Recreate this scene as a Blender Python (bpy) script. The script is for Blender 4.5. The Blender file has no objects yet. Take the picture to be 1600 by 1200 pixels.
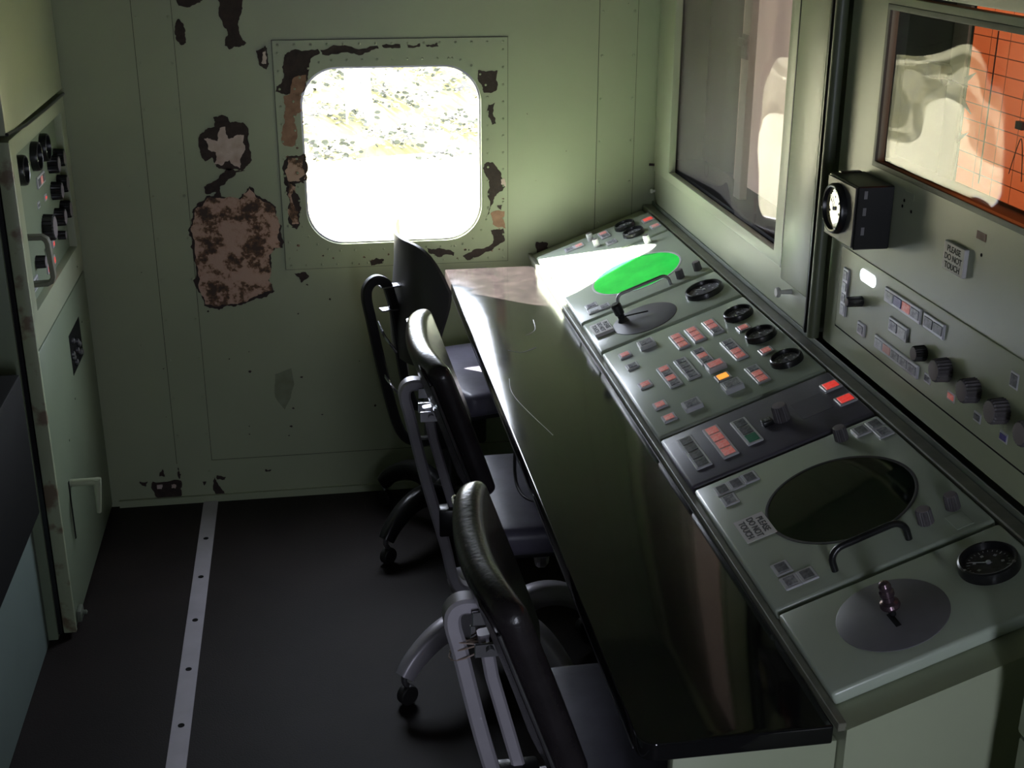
import bpy, bmesh, math, random
from mathutils import Vector, Matrix
random.seed(7)
S = bpy.context.scene
COL = S.collection

# ------------------------------------------------------------------ camera, world, sun, exposure
cam_d = bpy.data.cameras.new('camera'); cam = bpy.data.objects.new('camera', cam_d); COL.objects.link(cam)
cam_d.sensor_width = 36.0; cam_d.lens = 36.0*2000/1600; cam_d.clip_start = .02; cam_d.clip_end = 200
# world axes seen from the camera: the room's depth axis meets the picture at (455,-165), its verticals stay near upright
DY = Vector((-345, -765, 2000)).normalized(); DN = Vector((-8, 0, 2000)); DN.y = -(DN.x*DY.x + DN.z*DY.z)/DY.y; DN.normalize(); DX = DY.cross(-DN)
RX = Vector((DX.x, DY.x, -DN.x)); UPV = -Vector((DX.y, DY.y, -DN.y)); BK = -Vector((DX.z, DY.z, -DN.z))
m = Matrix((RX, UPV, BK)).transposed().to_4x4(); m.translation = (0, 0, 1.75)
cam.matrix_world = m
S.camera = cam
W = bpy.data.worlds.new('sky'); S.world = W; W.use_nodes = True
bgn = W.node_tree.nodes['Background']; bgn.inputs[0].default_value = (.80, .85, 1, 1); bgn.inputs[1].default_value = 11
sd = bpy.data.lights.new('sun', 'SUN'); sd.energy = 60; sd.angle = math.radians(.6); sd.color = (1, .95, .86)
sun = bpy.data.objects.new('sun', sd); COL.objects.link(sun)
sun.rotation_euler = Vector((-.735, .676, .65)).to_track_quat('Z', 'Y').to_euler(); sun.location = (-3, 7, 5)
def area(name, loc, direction, sx, sy, energy, color, portal=False):
    l = bpy.data.lights.new(name, 'AREA'); l.shape = 'RECTANGLE'; l.size = sx; l.size_y = sy
    l.energy = energy; l.color = color
    if portal: l.cycles.is_portal = True
    o = bpy.data.objects.new(name, l); COL.objects.link(o); o.location = loc
    o.rotation_euler = Vector(direction).to_track_quat('-Z', 'Y').to_euler()
    return o
area('window_portal', (.25, 3.72, 1.05), (0, -1, 0), .54, .54, 1, (1, 1, 1), True)
area('doorway_portal', (.33, -.56, 1.0), (0, 1, 0), .18, 1.1, 1, (1, 1, 1), True)
S.view_settings.view_transform = 'Standard'; S.view_settings.look = 'None'
S.view_settings.gamma = 1; S.view_settings.use_curve_mapping = False
S.view_settings.exposure = 1.12

# ------------------------------------------------------------------ materials
def mat(name, col, rough=.5, metal=0, noise=0, nscale=8, bump=0, bscale=200, emit=None, est=0, col2=None, spec=None, coat=0, stretch=None, rvar=0):
    M = bpy.data.materials.new(name); M.use_nodes = True
    nt = M.node_tree; b = nt.nodes['Principled BSDF']
    b.inputs['Base Color'].default_value = (*col, 1); b.inputs['Roughness'].default_value = rough
    b.inputs['Metallic'].default_value = metal
    if spec is not None: b.inputs['Specular IOR Level'].default_value = spec
    if coat: b.inputs['Coat Weight'].default_value = coat; b.inputs['Coat Roughness'].default_value = .05
    tc = nt.nodes.new('ShaderNodeTexCoord'); src = tc.outputs['Object']
    if stretch:
        mp = nt.nodes.new('ShaderNodeMapping'); mp.inputs['Scale'].default_value = stretch
        nt.links.new(src, mp.inputs[0]); src = mp.outputs[0]
    if noise:
        n = nt.nodes.new('ShaderNodeTexNoise'); n.inputs['Scale'].default_value = nscale; n.inputs['Detail'].default_value = 6
        nt.links.new(src, n.inputs['Vector'])
        r = nt.nodes.new('ShaderNodeValToRGB'); r.color_ramp.elements[0].position = .3; r.color_ramp.elements[1].position = .7
        c2 = col2 if col2 else tuple(c*(1-noise) for c in col)
        r.color_ramp.elements[0].color = (*c2, 1); r.color_ramp.elements[1].color = (*col, 1)
        nt.links.new(n.outputs['Fac'], r.inputs[0]); nt.links.new(r.outputs[0], b.inputs['Base Color'])
        if rvar:
            mr = nt.nodes.new('ShaderNodeMapRange'); mr.inputs['From Min'].default_value = .3; mr.inputs['From Max'].default_value = .7
            mr.inputs['To Min'].default_value = rough; mr.inputs['To Max'].default_value = rough+rvar
            nt.links.new(n.outputs['Fac'], mr.inputs[0]); nt.links.new(mr.outputs[0], b.inputs['Roughness'])
    if bump:
        n2 = nt.nodes.new('ShaderNodeTexNoise'); n2.inputs['Scale'].default_value = bscale
        nt.links.new(src, n2.inputs['Vector'])
        bp = nt.nodes.new('ShaderNodeBump'); bp.inputs['Strength'].default_value = bump; bp.inputs['Distance'].default_value = .002
        nt.links.new(n2.outputs['Fac'], bp.inputs['Height']); nt.links.new(bp.outputs[0], b.inputs['Normal'])
    if emit: b.inputs['Emission Color'].default_value = (*emit, 1); b.inputs['Emission Strength'].default_value = est
    return M
GREEN = (.345, .385, .25)
def wallpaint():                 # pale green paint, a little grime and tiny dark chips
    M = mat('green wall paint', GREEN, .42, noise=.10, nscale=3, bump=.12, bscale=9)
    nt = M.node_tree; b = nt.nodes['Principled BSDF']
    old = b.inputs['Base Color'].links[0].from_socket
    tc = [n for n in nt.nodes if n.type == 'TEX_COORD'][0]
    v = nt.nodes.new('ShaderNodeTexNoise'); v.inputs['Scale'].default_value = 34; v.inputs['Detail'].default_value = 5; v.inputs['Roughness'].default_value = .62
    nt.links.new(tc.outputs['Object'], v.inputs['Vector'])
    r = nt.nodes.new('ShaderNodeValToRGB'); r.color_ramp.elements[0].position = .262; r.color_ramp.elements[1].position = .275
    r.color_ramp.elements[0].color = (1, 1, 1, 1); r.color_ramp.elements[1].color = (0, 0, 0, 1)
    nt.links.new(v.outputs['Fac'], r.inputs[0])
    mx = nt.nodes.new('ShaderNodeMix'); mx.data_type = 'RGBA'
    nt.links.new(r.outputs[0], mx.inputs['Factor']); nt.links.new(old, mx.inputs['A']); mx.inputs['B'].default_value = (.05, .03, .02, 1)
    nt.links.new(mx.outputs['Result'], b.inputs['Base Color'])
    return M
M_wall = wallpaint()
M_green = mat('green enamel', (.38, .42, .29), .34, noise=.08, nscale=5, bump=.08, bscale=14)
M_panel = mat('console green enamel', (.42, .475, .39), .24, noise=.07, nscale=9, bump=.06, bscale=60)
M_panel_dull = mat('dull olive paint', (.14, .16, .12), .5, noise=.3, nscale=12)
M_purple = mat('grey violet panel paint', (.115, .105, .135), .38, noise=.2, nscale=10, bump=.1, bscale=90)
M_grey = mat('mid grey plastic', (.16, .155, .17), .42, noise=.12, nscale=30)
M_knob = mat('knob grey', (.10, .09, .095), .5, noise=.2, nscale=40)
M_knobtop = mat('knob face', (.20, .17, .18), .5)
M_black = mat('black enamel', (.012, .012, .013), .28)
M_dark = mat('matt black', (.005, .005, .005), .7, spec=.12)
M_rubber = mat('black rubber', (.015, .014, .014), .55)
M_vinyl = mat('black vinyl', (.024, .020, .022), .27, noise=.3, nscale=30, bump=.25, bscale=120)
M_seat = mat('worn seat vinyl with painted sheen', (.135, .125, .175), .42, noise=.5, nscale=9, bump=.2, bscale=90)  # paler lilac puts the sheen on the seats into the base colour
M_alu = mat('brushed aluminium', (.50, .47, .52), .40, .35, noise=.15, nscale=14)
M_chrome = mat('chrome', (.75, .75, .78), .14, 1)
M_steel = mat('worn steel', (.35, .34, .36), .35, .9, noise=.3, nscale=30)
M_bronze = mat('aged bronze knob', (.16, .11, .13), .25, .8)
M_silver = mat('bezel silver', (.60, .60, .64), .32, .2)
M_lred = mat('pink red lens', (.85, .30, .26), .35, emit=(1, .12, .08), est=.06, noise=.45, nscale=160, col2=(.92, .72, .70))
M_lredb = mat('bright red lens', (.85, .06, .04), .35, emit=(1, .04, .03), est=.22, noise=.3, nscale=120, col2=(.8, .35, .3))
M_lgrey = mat('grey lens', (.42, .42, .46), .3, noise=.5, nscale=190, col2=(.10, .10, .12))
M_ldark = mat('dark lens', (.10, .10, .11), .3, noise=.6, nscale=200, col2=(.24, .24, .26))
M_lgreen = mat('green lens', (.03, .20, .12), .3)
M_lor = mat('orange lens', (.95, .33, .04), .35, emit=(1, .35, .05), est=.5)
M_lwhite = mat('white lens', (.75, .76, .80), .35, noise=.3, nscale=170)
M_lpurp = mat('violet lens', (.10, .08, .30), .3)
M_lpink = mat('pale pink lens', (.78, .42, .40), .35)
M_legend = mat('legend ink', (.02, .015, .015), .6)
M_dial = mat('dial face', (.16, .155, .17), .35, noise=.4, nscale=60)
M_dialdark = mat('dark dial face', (.03, .028, .03), .3, noise=.5, nscale=80, col2=(.07, .065, .07))
M_cab = mat('dim green enamel', (.20, .25, .165), .42, noise=.12, nscale=4, bump=.08, bscale=14)
M_rail = mat('worn olive rail', (.20, .20, .15), .45, noise=.3, nscale=25)
M_white = mat('white paint', (.72, .72, .70), .45)
M_sign = mat('sign white', (.62, .60, .60), .42)
M_ink = mat('sign ink', (.05, .05, .05), .6)
M_table = None
def tablemat():                  # glossy black top with dusty haze and hairline scratches
    M = mat('scratched black table top', (.012, .012, .013), .09, noise=1, nscale=5, col2=(.024, .025, .027), rvar=.10, spec=.5)
    nt = M.node_tree; b = nt.nodes['Principled BSDF']
    tc = [n for n in nt.nodes if n.type == 'TEX_COORD'][0]
    w = nt.nodes.new('ShaderNodeTexNoise'); w.inputs['Scale'].default_value = 26; w.inputs['Detail'].default_value = 9; w.inputs['Roughness'].default_value = .7
    nt.links.new(tc.outputs['Object'], w.inputs['Vector'])
    # dust heavier towards the far, worn end of the top
    sx = nt.nodes.new('ShaderNodeSeparateXYZ'); nt.links.new(tc.outputs['Object'], sx.inputs[0])
    g = nt.nodes.new('ShaderNodeMapRange'); g.inputs['From Min'].default_value = .2; g.inputs['From Max'].default_value = 2.2
    g.inputs['To Min'].default_value = 0; g.inputs['To Max'].default_value = 1; nt.links.new(sx.outputs[1], g.inputs[0])
    mu = nt.nodes.new('ShaderNodeMath'); mu.operation = 'MULTIPLY'; nt.links.new(w.outputs['Fac'], mu.inputs[0]); nt.links.new(g.outputs[0], mu.inputs[1])
    r = nt.nodes.new('ShaderNodeValToRGB'); r.color_ramp.elements[0].position = .2; r.color_ramp.elements[1].position = .75
    r.color_ramp.elements[0].color = (.008, .008, .0085, 1); r.color_ramp.elements[1].color = (.034, .026, .026, 1)
    nt.links.new(mu.outputs[0], r.inputs[0]); nt.links.new(r.outputs[0], b.inputs['Base Color'])
    mr = nt.nodes.new('ShaderNodeMapRange'); mr.inputs['To Min'].default_value = .07; mr.inputs['To Max'].default_value = .26
    nt.links.new(mu.outputs[0], mr.inputs[0]); nt.links.new(mr.outputs[0], b.inputs['Roughness'])
    return M
M_table = tablemat()
M_floor = mat('dark linoleum', (.017, .012, .011), .6, spec=.22, noise=.35, nscale=5, bump=.25, bscale=260)
M_rust = mat('dark rust', (.042, .024, .019), .75, noise=.5, nscale=60, bump=.6, bscale=150)
M_primer = mat('tan primer', (.36, .20, .12), .6, noise=.5, nscale=40, col2=(.22, .11, .06), bump=.3)
M_pale = mat('bare pale metal', (.62, .50, .46), .5, noise=.3, nscale=30, col2=(.42, .30, .24))
M_grease = mat('old grease mark', (.17, .18, .10), .5, noise=.5, nscale=30, col2=(.22, .26, .17))
def mixed():
    M = mat('flaked rust and pink metal', (.55, .38, .32), .6, noise=1, nscale=22, bump=.4)
    r = [n for n in M.node_tree.nodes if n.type == 'VALTORGB'][0].color_ramp
    r.elements[0].position = .40; r.elements[0].color = (.055, .028, .015, 1)
    r.elements[1].position = .56; r.elements[1].color = (.52, .34, .26, 1)
    e = r.elements.new(.46); e.color = (.16, .08, .035, 1)
    e = r.elements.new(.50); e.color = (.48, .30, .22, 1)
    n = [n for n in M.node_tree.nodes if n.type == 'TEX_NOISE'][0]; n.inputs['Scale'].default_value = 16; n.inputs['Roughness'].default_value = .7
    return M
M_mixed = mixed()
def glassmat(name, tint, gloss, wave, wscale, stretch, rough=.0, dust=0):
    M = bpy.data.materials.new(name); M.use_nodes = True; nt = M.node_tree; nt.nodes.clear()
    out = nt.nodes.new('ShaderNodeOutputMaterial'); tr = nt.nodes.new('ShaderNodeBsdfTransparent'); tr.inputs[0].default_value = (*tint, 1)
    gl = nt.nodes.new('ShaderNodeBsdfGlossy'); gl.inputs['Roughness'].default_value = rough
    mx = nt.nodes.new('ShaderNodeMixShader'); lw = nt.nodes.new('ShaderNodeLayerWeight')
    pw = nt.nodes.new('ShaderNodeMath'); pw.operation = 'POWER'; pw.inputs[1].default_value = 5.0; nt.links.new(lw.outputs['Facing'], pw.inputs[0])
    fr = nt.nodes.new('ShaderNodeMath'); fr.operation = 'MULTIPLY_ADD'; fr.inputs[1].default_value = .5; fr.inputs[2].default_value = gloss; fr.use_clamp = True; nt.links.new(pw.outputs[0], fr.inputs[0])
    nt.links.new(fr.outputs[0], mx.inputs[0]); nt.links.new(tr.outputs[0], mx.inputs[1]); nt.links.new(gl.outputs[0], mx.inputs[2])
    if wave:
        tc = nt.nodes.new('ShaderNodeTexCoord'); mp = nt.nodes.new('ShaderNodeMapping'); mp.inputs['Scale'].default_value = stretch
        n = nt.nodes.new('ShaderNodeTexNoise'); n.inputs['Scale'].default_value = wscale; n.inputs['Detail'].default_value = 1.0
        bp = nt.nodes.new('ShaderNodeBump'); bp.inputs['Strength'].default_value = 1; bp.inputs['Distance'].default_value = wave
        nt.links.new(tc.outputs['Object'], mp.inputs[0]); nt.links.new(mp.outputs[0], n.inputs['Vector']); nt.links.new(n.outputs['Fac'], bp.inputs['Height'])
        nt.links.new(bp.outputs[0], gl.inputs['Normal'])
    sh = mx.outputs[0]
    if dust:
        df = nt.nodes.new('ShaderNodeBsdfDiffuse'); df.inputs[0].default_value = (.5, .48, .46, 1)
        m2 = nt.nodes.new('ShaderNodeMixShader'); m2.inputs[0].default_value = dust
        nt.links.new(sh, m2.inputs[1]); nt.links.new(df.outputs[0], m2.inputs[2]); sh = m2.outputs[0]
    nt.links.new(sh, out.inputs[0])
    return M
M_pane = glassmat('window glass', (.97, .98, .97), .03, 0, 1, (1, 1, 1))
M_plexi = glassmat('wavy dusty plexiglass', (.86, .84, .84), .05, .006, 3.2, (1, 1.5, .6), dust=.16)
M_plexi2 = glassmat('wavy clear plexiglass', (.95, .94, .93), .025, .016, 3.0, (1, 1.2, 1.0))
def scope(name, col, em, est):
    return mat(name, col, .07, noise=.55, nscale=14, emit=em, est=est, coat=.6)
M_scope_dark = scope('dark scope glass', (.004, .010, .005), (0, 0, 0), 0)
M_scope_lit = scope('green scope phosphor', (.03, .62, .07), (0, 1, .1), .20)
def chartmat(name, base, line, dx, dy, lw):
    M = bpy.data.materials.new(name); M.use_nodes = True; nt = M.node_tree; b = nt.nodes['Principled BSDF']
    tc = nt.nodes.new('ShaderNodeTexCoord'); sp = nt.nodes.new('ShaderNodeSeparateXYZ'); nt.links.new(tc.outputs['Object'], sp.inputs[0])
    outs = []
    for ax, d in ((0, dx), (1, dy)):
        a = nt.nodes.new('ShaderNodeMath'); a.operation = 'PINGPONG'; a.inputs[1].default_value = d/2; nt.links.new(sp.outputs[ax], a.inputs[0])
        l = nt.nodes.new('ShaderNodeMath'); l.operation = 'LESS_THAN'; l.inputs[1].default_value = lw; nt.links.new(a.outputs[0], l.inputs[0]); outs.append(l)
    mxm = nt.nodes.new('ShaderNodeMath'); mxm.operation = 'MAXIMUM'; nt.links.new(outs[0].outputs[0], mxm.inputs[0]); nt.links.new(outs[1].outputs[0], mxm.inputs[1])
    mx = nt.nodes.new('ShaderNodeMix'); mx.data_type = 'RGBA'; mx.inputs['A'].default_value = (*base, 1); mx.inputs['B'].default_value = (*line, 1)
    nt.links.new(mxm.outputs[0], mx.inputs['Factor']); nt.links.new(mx.outputs['Result'], b.inputs['Base Color'])
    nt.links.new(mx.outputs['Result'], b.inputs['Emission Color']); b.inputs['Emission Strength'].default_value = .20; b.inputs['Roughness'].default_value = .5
    return M
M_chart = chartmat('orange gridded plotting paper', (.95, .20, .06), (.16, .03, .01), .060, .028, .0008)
M_orange = mat('plain orange board', (.95, .20, .06), .5)
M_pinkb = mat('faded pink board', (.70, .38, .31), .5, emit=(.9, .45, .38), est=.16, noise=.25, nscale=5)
M_whiteb = mat('faded white board', (.62, .60, .55), .5, noise=.15, nscale=5)

# ------------------------------------------------------------------ builders
def finish(bm, angle=35):
    me = bpy.data.meshes.new('mesh'); bmesh.ops.recalc_face_normals(bm, faces=bm.faces); bm.to_mesh(me); bm.free()
    me.polygons.foreach_set('use_smooth', [True]*len(me.polygons)); me.set_sharp_from_angle(angle=math.radians(angle)); return me
def link(name, me, mats, parent=None, M=None):
    o = bpy.data.objects.new(name, me)
    if mats is not None and not len(me.materials):
        for mm in (mats if isinstance(mats, (list, tuple)) else [mats]): me.materials.append(mm)
    COL.objects.link(o)
    if parent: o.parent = parent
    if M is not None: o.matrix_local = M
    return o
def T(x, y, z): return Matrix.Translation((x, y, z))
def tag(o, label, cat, group=None, kind=None):
    o['label'] = label
    if cat: o['category'] = cat
    if group: o['group'] = group
    if kind: o['kind'] = kind
    return o
def root(name, label, cat, M=None, group=None):
    o = bpy.data.objects.new(name, None); COL.objects.link(o); o.empty_display_size = .05
    if M is not None: o.matrix_local = M
    return tag(o, label, cat, group)
def struct(name, me, mats, label=None, M=None):
    o = link(name, me, mats, None, M); o['kind'] = 'structure'
    o['label'] = label or name.replace('_', ' '); return o
def add_box(bm, x0, x1, y0, y1, z0, z1, bev=0, seg=2, mi=0, M=None):
    r = bmesh.ops.create_cube(bm, size=1); vs = r['verts']
    for v in vs: v.co = Vector((x0+(v.co.x+.5)*(x1-x0), y0+(v.co.y+.5)*(y1-y0), z0+(v.co.z+.5)*(z1-z0)))
    fs = set(f for v in vs for f in v.link_faces)
    if bev:
        es = set(e for v in vs for e in v.link_edges)
        r2 = bmesh.ops.bevel(bm, geom=list(es), offset=bev, segments=seg, affect='EDGES', profile=.5, clamp_overlap=True)
        fs = set(f for f in r2['faces']) | set(f for f in fs if f.is_valid); vs = list(set(v for f in fs for v in f.verts))
    for f in fs: f.material_index = mi
    if M is not None:
        for v in vs: v.co = M @ v.co
    return vs
def box(x0, x1, y0, y1, z0, z1, bev=0, seg=2):
    bm = bmesh.new(); add_box(bm, x0, x1, y0, y1, z0, z1, bev, seg); return finish(bm)
def add_lathe(bm, prof, n=32, mi=0, M=None, ridges=0, rd=0):
    rings = []
    for (r, z) in prof:
        ring = []
        for i in range(n):
            a = 2*math.pi*i/n; rr = r
            if ridges and r > 0: rr = r*(1 - (rd if (i % 2) else 0))
            p = Vector((rr*math.cos(a), rr*math.sin(a), z)); ring.append(bm.verts.new(M @ p if M is not None else p))
        rings.append(ring)
    for a, b in zip(rings[:-1], rings[1:]):
        for i in range(n):
            f = bm.faces.new((a[i], a[(i+1) % n], b[(i+1) % n], b[i])); f.material_index = mi
    for ring, rev in ((rings[0], True), (rings[-1], False)):
        f = bm.faces.new(list(reversed(ring)) if rev else ring); f.material_index = mi
def lathe(prof, n=32, ridges=0, rd=0):
    bm = bmesh.new(); add_lathe(bm, prof, n, ridges=ridges, rd=rd); return finish(bm, 30)
def add_tube(bm, pts, rad, n=12, mi=0, flat=None, side=None):
    """sweep a round (or rw x rh rectangle-ish when flat) section along pts; rad may be a list"""
    pts = [Vector(p) for p in pts]; rings = []
    prev = None
    for i, p in enumerate(pts):
        t = (pts[min(i+1, len(pts)-1)] - pts[max(i-1, 0)]).normalized()
        if side is not None: u = Vector(side)
        elif prev is None: u = t.orthogonal().normalized()
        else: u = prev
        u = (u - t*u.dot(t)).normalized(); w = t.cross(u); prev = u
        r = rad[i] if isinstance(rad, (list, tuple)) else rad
        ring = []
        if flat:
            a, b, c = flat[0]/2*r, flat[1]/2*r, min(flat)*.18*r
            for (su, sw) in ((1, 1), (-1, 1), (-1, -1), (1, -1)):
                pr = [(a, b-c), (a-c, b)] if su*sw > 0 else [(a-c, b), (a, b-c)]
                for (x, y) in pr: ring.append(bm.verts.new(p + u*x*su + w*y*sw))
        else:
            for k in range(n):
                an = 2*math.pi*k/n; ring.append(bm.verts.new(p + (u*math.cos(an) + w*math.sin(an))*r))
        rings.append(ring)
    m = len(rings[0])
    for a, b in zip(rings[:-1], rings[1:]):
        for i in range(m):
            f = bm.faces.new((a[i], a[(i+1) % m], b[(i+1) % m], b[i])); f.material_index = mi
    bm.faces.new(list(reversed(rings[0]))).material_index = mi; bm.faces.new(rings[-1]).material_index = mi
def tube(pts, rad, n=12, flat=None, side=None):
    bm = bmesh.new(); add_tube(bm, pts, rad, n, 0, flat, side); return finish(bm, 40)
def smooth_path(pts, k=6):
    P = [Vector(p) for p in pts]; out = []
    for i in range(len(P)-1):
        p0 = P[max(i-1, 0)]; p1 = P[i]; p2 = P[i+1]; p3 = P[min(i+2, len(P)-1)]
        for j in range(k):
            t = j/k; out.append(.5*((2*p1)+(-p0+p2)*t+(2*p0-5*p1+4*p2-p3)*t*t+(-p0+3*p1-3*p2+p3)*t**3))
    out.append(P[-1]); return out
def rrect(x0, x1, y0, y1, r=(0, 0, 0, 0), n=10):
    """outline, radii for corners: bottom-left, bottom-right, top-right, top-left"""
    if not isinstance(r, (tuple, list)): r = (r,)*4
    out = []
    for (cx, cy, sx, sy, a0, rr) in ((x0, y0, 1, 1, 180, r[0]), (x1, y0, -1, 1, 270, r[1]), (x1, y1, -1, -1, 0, r[2]), (x0, y1, 1, -1, 90, r[3])):
        if rr <= 0: out.append((cx, cy)); continue
        for i in range(n+1):
            a = math.radians(a0+90*i/n); out.append((cx+sx*rr+rr*math.cos(a), cy+sy*rr+rr*math.sin(a)))
    return out
def circ(cx, cy, r, n=48): return [(cx+r*math.cos(2*math.pi*i/n), cy+r*math.sin(2*math.pi*i/n)) for i in range(n)]
def plate(outlines, z0, z1, bevel=0):
    """flat plate in xy with holes (even-odd), from z0 to z1"""
    cu = bpy.data.curves.new('c', 'CURVE'); cu.dimensions = '2D'; cu.fill_mode = 'BOTH'
    cu.extrude = (z1-z0)/2 - bevel; cu.bevel_depth = bevel; cu.bevel_resolution = 3; cu.offset = -bevel
    for o in outlines:
        s = cu.splines.new('POLY'); s.points.add(len(o)-1); s.use_cyclic_u = True
        for p, q in zip(s.points, o): p.co = (q[0], q[1], 0, 1)
    ob = bpy.data.objects.new('c', cu); COL.objects.link(ob)
    dg = bpy.context.evaluated_depsgraph_get(); me = bpy.data.meshes.new_from_object(ob.evaluated_get(dg))
    bpy.data.objects.remove(ob); bpy.data.curves.remove(cu); me.materials.clear()
    bm = bmesh.new(); bm.from_mesh(me); bpy.data.meshes.remove(me)
    bmesh.ops.remove_doubles(bm, verts=bm.verts, dist=1e-5)
    bmesh.ops.translate(bm, verts=bm.verts, vec=(0, 0, (z0+z1)/2)); return finish(bm, 35)
def text_mesh(body, size, depth=.0006, spacing=1.0):
    cu = bpy.data.curves.new('t', 'FONT'); cu.body = body; cu.size = size; cu.align_x = 'CENTER'; cu.align_y = 'CENTER'
    cu.extrude = depth/2; cu.space_line = .98; cu.space_character = spacing; cu.offset = size*.012
    ob = bpy.data.objects.new('t', cu); COL.objects.link(ob)
    dg = bpy.context.evaluated_depsgraph_get(); me = bpy.data.meshes.new_from_object(ob.evaluated_get(dg))
    bpy.data.objects.remove(ob); bpy.data.curves.remove(cu); return me
def jag(poly, amp, seed, levels=3):
    rnd = random.Random(seed); P = [Vector(p) for p in poly]
    for L in range(levels):
        Q = []
        for i, a in enumerate(P):
            b = P[(i+1) % len(P)]; d = b-a; mid = (a+b)/2 + Vector((-d.y, d.x))*rnd.uniform(-amp, amp)
            Q += [a, mid]
        P = Q
    return [(p.x, p.y) for p in P]

# ------------------------------------------------------------------ the room
YW = 3.67                                     # inner face of the wall with the window
RW = T(0, YW, 0) @ Matrix.Rotation(math.radians(90), 4, 'X')      # local x right, y up, z towards the room (-Y)
def floor_mesh():
    return box(-1.25, 1.45, -.55, YW+.03, -.05, 0)
struct('floor', floor_mesh(), M_floor, 'dark linoleum floor')
struct('ceiling', box(-1.25, 1.45, -.55, YW+.03, 2.15, 2.2), mat('dull ceiling paint', (.09, .10, .08), .7), 'green painted ceiling')
struct('wall_left', box(-1.25, -1.2, -.55, YW+.03, 0, 2.15), M_green, 'green left wall')
struct('wall_right', box(1.4, 1.45, -.55, YW+.03, 0, 2.15), M_green, 'green right wall')
struct('wall_back', plate([rrect(-1.25, 1.45, 0, 2.15), rrect(.25, .41, .45, 1.55)], -.05, 0), mat('dull rear paint', (.08, .09, .07), .7), 'rear wall with door ajar', T(0, -.5, 0) @ Matrix.Rotation(math.radians(90), 4, 'X'))
# far wall: sheet with rounded window hole, overlapped sheets, rivets, flaked paint
HOLE = rrect(-.007, .502, .797, 1.302, .105, 14)
wm = plate([rrect(-1.25, 1.45, 0, 2.15), HOLE], -.03, 0)
bm = bmesh.new(); bm.from_mesh(wm); SEAMS = [(-.43, .62, .1345, .1362), (-.0765, .5805, .7252, .7268), (-.0765, .5805, 1.3762, 1.3778), (-.0768, -.0752, .7252, 1.3778), (.5792, .5806, .7252, 1.3778)]
for f in bm.faces: f.material_index = 0
def rivet(u, v, z, r=.0042):
    n = 8; rings = []; r *= 1.25
    for (rr, h) in ((r, 0), (r*.9, r*.5), (r*.45, r*.8)):
        rings.append([bm.verts.new((u+rr*math.cos(2*math.pi*i/n), v+rr*math.sin(2*math.pi*i/n), z+h)) for i in range(n)])
    for a, b in zip(rings[:-1], rings[1:]):
        for i in range(n): bm.faces.new((a[i], a[(i+1) % n], b[(i+1) % n], b[i]))
    bm.faces.new(rings[-1])
# lap strips of sheet metal (seams are their edges)
for (x0, x1) in ((-.439, -.336), (.844, .955)):
    add_box(bm, x0, x1, .02, 2.15, -.001, .0016)
    for i in range(17):
        z = .10+i*.122
        rivet(x0+.009, z, .0016, .0034); rivet(x1-.009, z, .0016, .0034)
for x in (-.4398, -.3355, .8432, .9555): SEAMS.append((x-.0009, x+.0009, .13, 2.15))
add_box(bm, -.43, .62, .005, .135, -.001, .0022)
add_box(bm, -.62, .635, 0, .022, -.001, .012)
bmf = plate([rrect(-.075, .579, .727, 1.376), rrect(-.007, .502, .797, 1.302, .105, 14)], 0, .0035)
tmp = bmesh.new(); tmp.from_mesh(bmf)
me_tmp = bpy.data.meshes.new('m'); tmp.to_mesh(me_tmp); bm.from_mesh(me_tmp); tmp.free()
for i in range(15):
    u = -.06+i*.0447; rivet(u, 1.364, .0035, .003); rivet(u, .738, .0035, .003)
for i in range(13):
    v = .76+i*.0485; rivet(-.062, v, .0035, .003); rivet(.566, v, .0035, .003)
for (px, py) in rrect(-.026, .521, .778, 1.321, .11, 5):
    rivet(px, py, .0035, .0028)
for i in range(9):
    rivet(.085+i*.042, 1.321, .0035, .0028); rivet(.085+i*.042, .778, .0035, .0028)
    rivet(-.026, .89+i*.04, .0035, .0028); rivet(.521, .89+i*.04, .0035, .0028)
for (a0, a1, b0, b1) in SEAMS: add_box(bm, a0, a1, b0, b1, -.0005, .0007, mi=6)
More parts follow.
